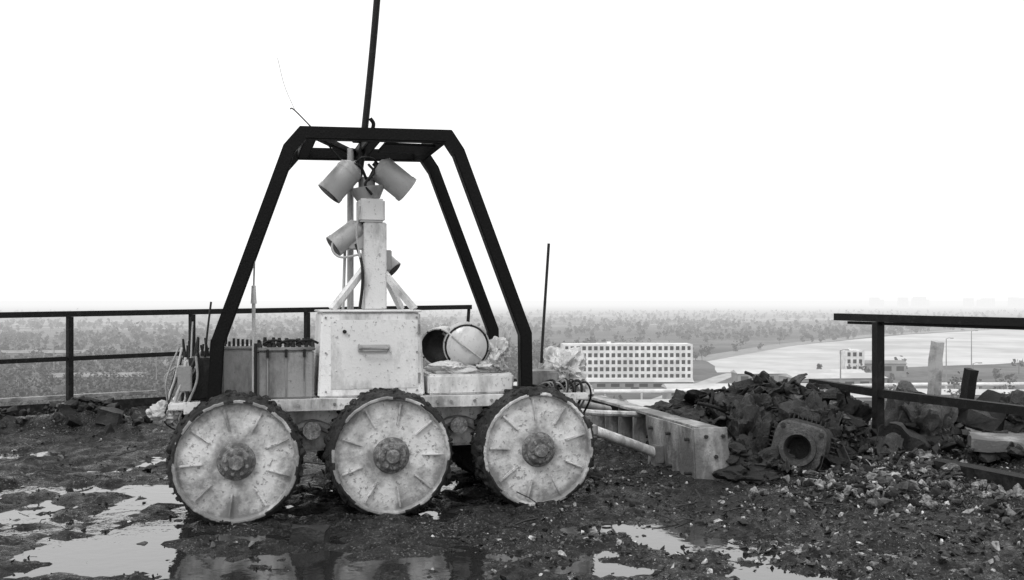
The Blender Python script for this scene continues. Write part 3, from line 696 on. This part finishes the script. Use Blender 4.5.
def hall(name,x,y,w,d,h,rz=0,wall=M_bg,roof=M_roofl,pitch=1.5):
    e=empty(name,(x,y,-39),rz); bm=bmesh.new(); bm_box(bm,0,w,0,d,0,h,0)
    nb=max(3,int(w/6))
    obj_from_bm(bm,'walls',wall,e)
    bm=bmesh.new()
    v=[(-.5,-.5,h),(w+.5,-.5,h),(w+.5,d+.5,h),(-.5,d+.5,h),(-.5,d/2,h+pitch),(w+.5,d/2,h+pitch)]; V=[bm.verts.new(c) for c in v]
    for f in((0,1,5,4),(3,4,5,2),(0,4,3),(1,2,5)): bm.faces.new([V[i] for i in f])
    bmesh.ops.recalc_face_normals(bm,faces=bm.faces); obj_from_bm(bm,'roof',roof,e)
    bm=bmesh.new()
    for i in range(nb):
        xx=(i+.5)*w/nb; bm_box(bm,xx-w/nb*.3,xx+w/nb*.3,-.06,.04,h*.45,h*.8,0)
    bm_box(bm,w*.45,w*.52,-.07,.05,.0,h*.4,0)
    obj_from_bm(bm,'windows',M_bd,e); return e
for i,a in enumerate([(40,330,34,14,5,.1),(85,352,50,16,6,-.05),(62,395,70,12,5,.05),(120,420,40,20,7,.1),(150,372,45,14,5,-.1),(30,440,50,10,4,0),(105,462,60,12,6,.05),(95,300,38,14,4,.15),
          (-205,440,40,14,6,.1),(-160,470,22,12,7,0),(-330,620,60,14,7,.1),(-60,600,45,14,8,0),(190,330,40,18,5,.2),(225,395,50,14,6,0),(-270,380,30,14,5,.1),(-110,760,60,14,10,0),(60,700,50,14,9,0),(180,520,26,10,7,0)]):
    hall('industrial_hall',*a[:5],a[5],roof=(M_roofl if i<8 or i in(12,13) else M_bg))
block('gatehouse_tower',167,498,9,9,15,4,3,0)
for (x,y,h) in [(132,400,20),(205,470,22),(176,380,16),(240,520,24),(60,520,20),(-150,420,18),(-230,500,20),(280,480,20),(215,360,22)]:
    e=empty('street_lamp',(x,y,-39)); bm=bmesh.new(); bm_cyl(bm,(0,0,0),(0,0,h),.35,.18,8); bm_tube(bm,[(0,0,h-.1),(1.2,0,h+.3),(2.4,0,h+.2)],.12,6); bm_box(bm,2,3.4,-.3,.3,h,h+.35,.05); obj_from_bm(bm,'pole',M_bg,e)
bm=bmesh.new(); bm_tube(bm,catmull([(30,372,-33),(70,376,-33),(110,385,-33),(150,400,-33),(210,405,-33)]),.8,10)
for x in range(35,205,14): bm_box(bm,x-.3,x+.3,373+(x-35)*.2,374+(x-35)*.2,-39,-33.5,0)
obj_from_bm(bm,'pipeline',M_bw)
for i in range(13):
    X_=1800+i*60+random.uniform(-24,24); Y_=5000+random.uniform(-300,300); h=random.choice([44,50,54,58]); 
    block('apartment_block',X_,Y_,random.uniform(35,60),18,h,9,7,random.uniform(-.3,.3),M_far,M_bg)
def inriv(x,y):
    ins=False;n=len(RIV0)
    for i in range(n):
        ax,ay=RIV0[i];bx,by=RIV0[(i+1)%n]
        if (ay>y)!=(by>y) and x<(bx-ax)*(y-ay)/(by-ay)+ax: ins=not ins
    return ins
V=[];Q=[];nv=0
NT=4800
D=230*np.exp(rng.random(NT*3)*math.log(3200/230)); K=rng.uniform(-.72,.72,NT*3); TX=K*D
ms=fbm(TX/260+50,D/200+50,1,4,31); cnt=0
for x,y,mm in zip(TX,D,ms):
    if cnt>=NT: break
    if mm<.44 and random.random()>.06: continue
    if 10<x<110 and 340<y<515: continue
    if x>20 and y<620 and random.random()<.88: continue
    if inriv(x,y): continue
    cnt+=1; h=random.uniform(5,11)*(1 if y<1200 else 1.15); cr=h*random.uniform(.22,.36)
    nl=64 if y<450 else (34 if y<900 else 14); ls=.55 if y<450 else (.9 if y<900 else 1.9)
    tr=h*.02; a=np.array([[x-tr,y-tr,-39],[x+tr,y-tr,-39],[x+tr,y+tr,-39],[x-tr,y+tr,-39],[x-tr*.3,y,-39+h*.8],[x+tr*.3,y,-39+h*.8],[x+tr*.3,y+.1,-39+h*.8],[x-tr*.3,y+.1,-39+h*.8]])
    V.append(a); Q.append(np.array([[0,1,5,4],[1,2,6,5],[2,3,7,6],[3,0,4,7]])+nv); nv+=8
    nc=5; cc=rng.normal(size=(nc,3))*np.array([cr*.5,cr*.5,h*.17])+np.array([x,y,-39+h*.6])
    pk=cc[rng.integers(0,nc,nl)]+rng.normal(size=(nl,3))*cr*.36
    u=rng.normal(size=(nl,3));u/=np.linalg.norm(u,axis=1)[:,None]; w=np.cross(u,rng.normal(size=(nl,3)));w/=np.linalg.norm(w,axis=1)[:,None]
    s=ls*rng.uniform(.6,1.3,(nl,1))
    q=np.stack([pk-u*s-w*s*.5,pk+u*s*.4-w*s*.9,pk+u*s+w*s*.5,pk-u*s*.5+w*s],1).reshape(-1,3)
    V.append(q);Q.append(np.arange(nl*4).reshape(-1,4)+nv);nv+=nl*4
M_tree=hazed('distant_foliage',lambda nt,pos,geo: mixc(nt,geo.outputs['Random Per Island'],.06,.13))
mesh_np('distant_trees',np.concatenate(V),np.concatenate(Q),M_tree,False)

# ------------------------------------------------------------ light, sky, camera
W=bpy.data.worlds.new('World'); S.world=W; W.use_nodes=True; nt=W.node_tree; bg=nt.nodes['Background']
sk=N(nt,'ShaderNodeTexSky'); sk.sky_type='NISHITA'; sk.sun_disc=False; sk.sun_elevation=math.radians(52); sk.sun_rotation=math.radians(205); sk.dust_density=6; sk.air_density=1.5
bw=N(nt,'ShaderNodeRGBToBW'); nt.links.new(sk.outputs[0],bw.inputs[0])
v=math_n(nt,'ADD',math_n(nt,'MULTIPLY',bw.outputs[0],.25),8.6)
cb=N(nt,'ShaderNodeCombineColor'); [nt.links.new(v,cb.inputs[i]) for i in range(3)]
nt.links.new(cb.outputs[0],bg.inputs[0]); bg.inputs[1].default_value=.13
sd=bpy.data.lights.new('sun','SUN'); sd.energy=1.2; sd.angle=math.radians(12); sd.color=(1,1,1)
so=bpy.data.objects.new('sun',sd); COL.objects.link(so)
dirv=Vector((math.sin(math.radians(205))*math.cos(math.radians(52)),math.cos(math.radians(205))*math.cos(math.radians(52)),math.sin(math.radians(52))))
so.rotation_euler=dirv.to_track_quat('Z','Y').to_euler()
cd=bpy.data.cameras.new('camera'); cam=bpy.data.objects.new('camera',cd); COL.objects.link(cam); S.camera=cam
cam.location=(0,0,1.2); cam.rotation_euler=(math.radians(90),0,0); cd.sensor_width=36; cd.lens=35; cd.shift_y=10/1024; cd.clip_end=90000; cd.clip_start=.05
S.view_settings.view_transform='Standard'; S.view_settings.look='None'; S.view_settings.exposure=0
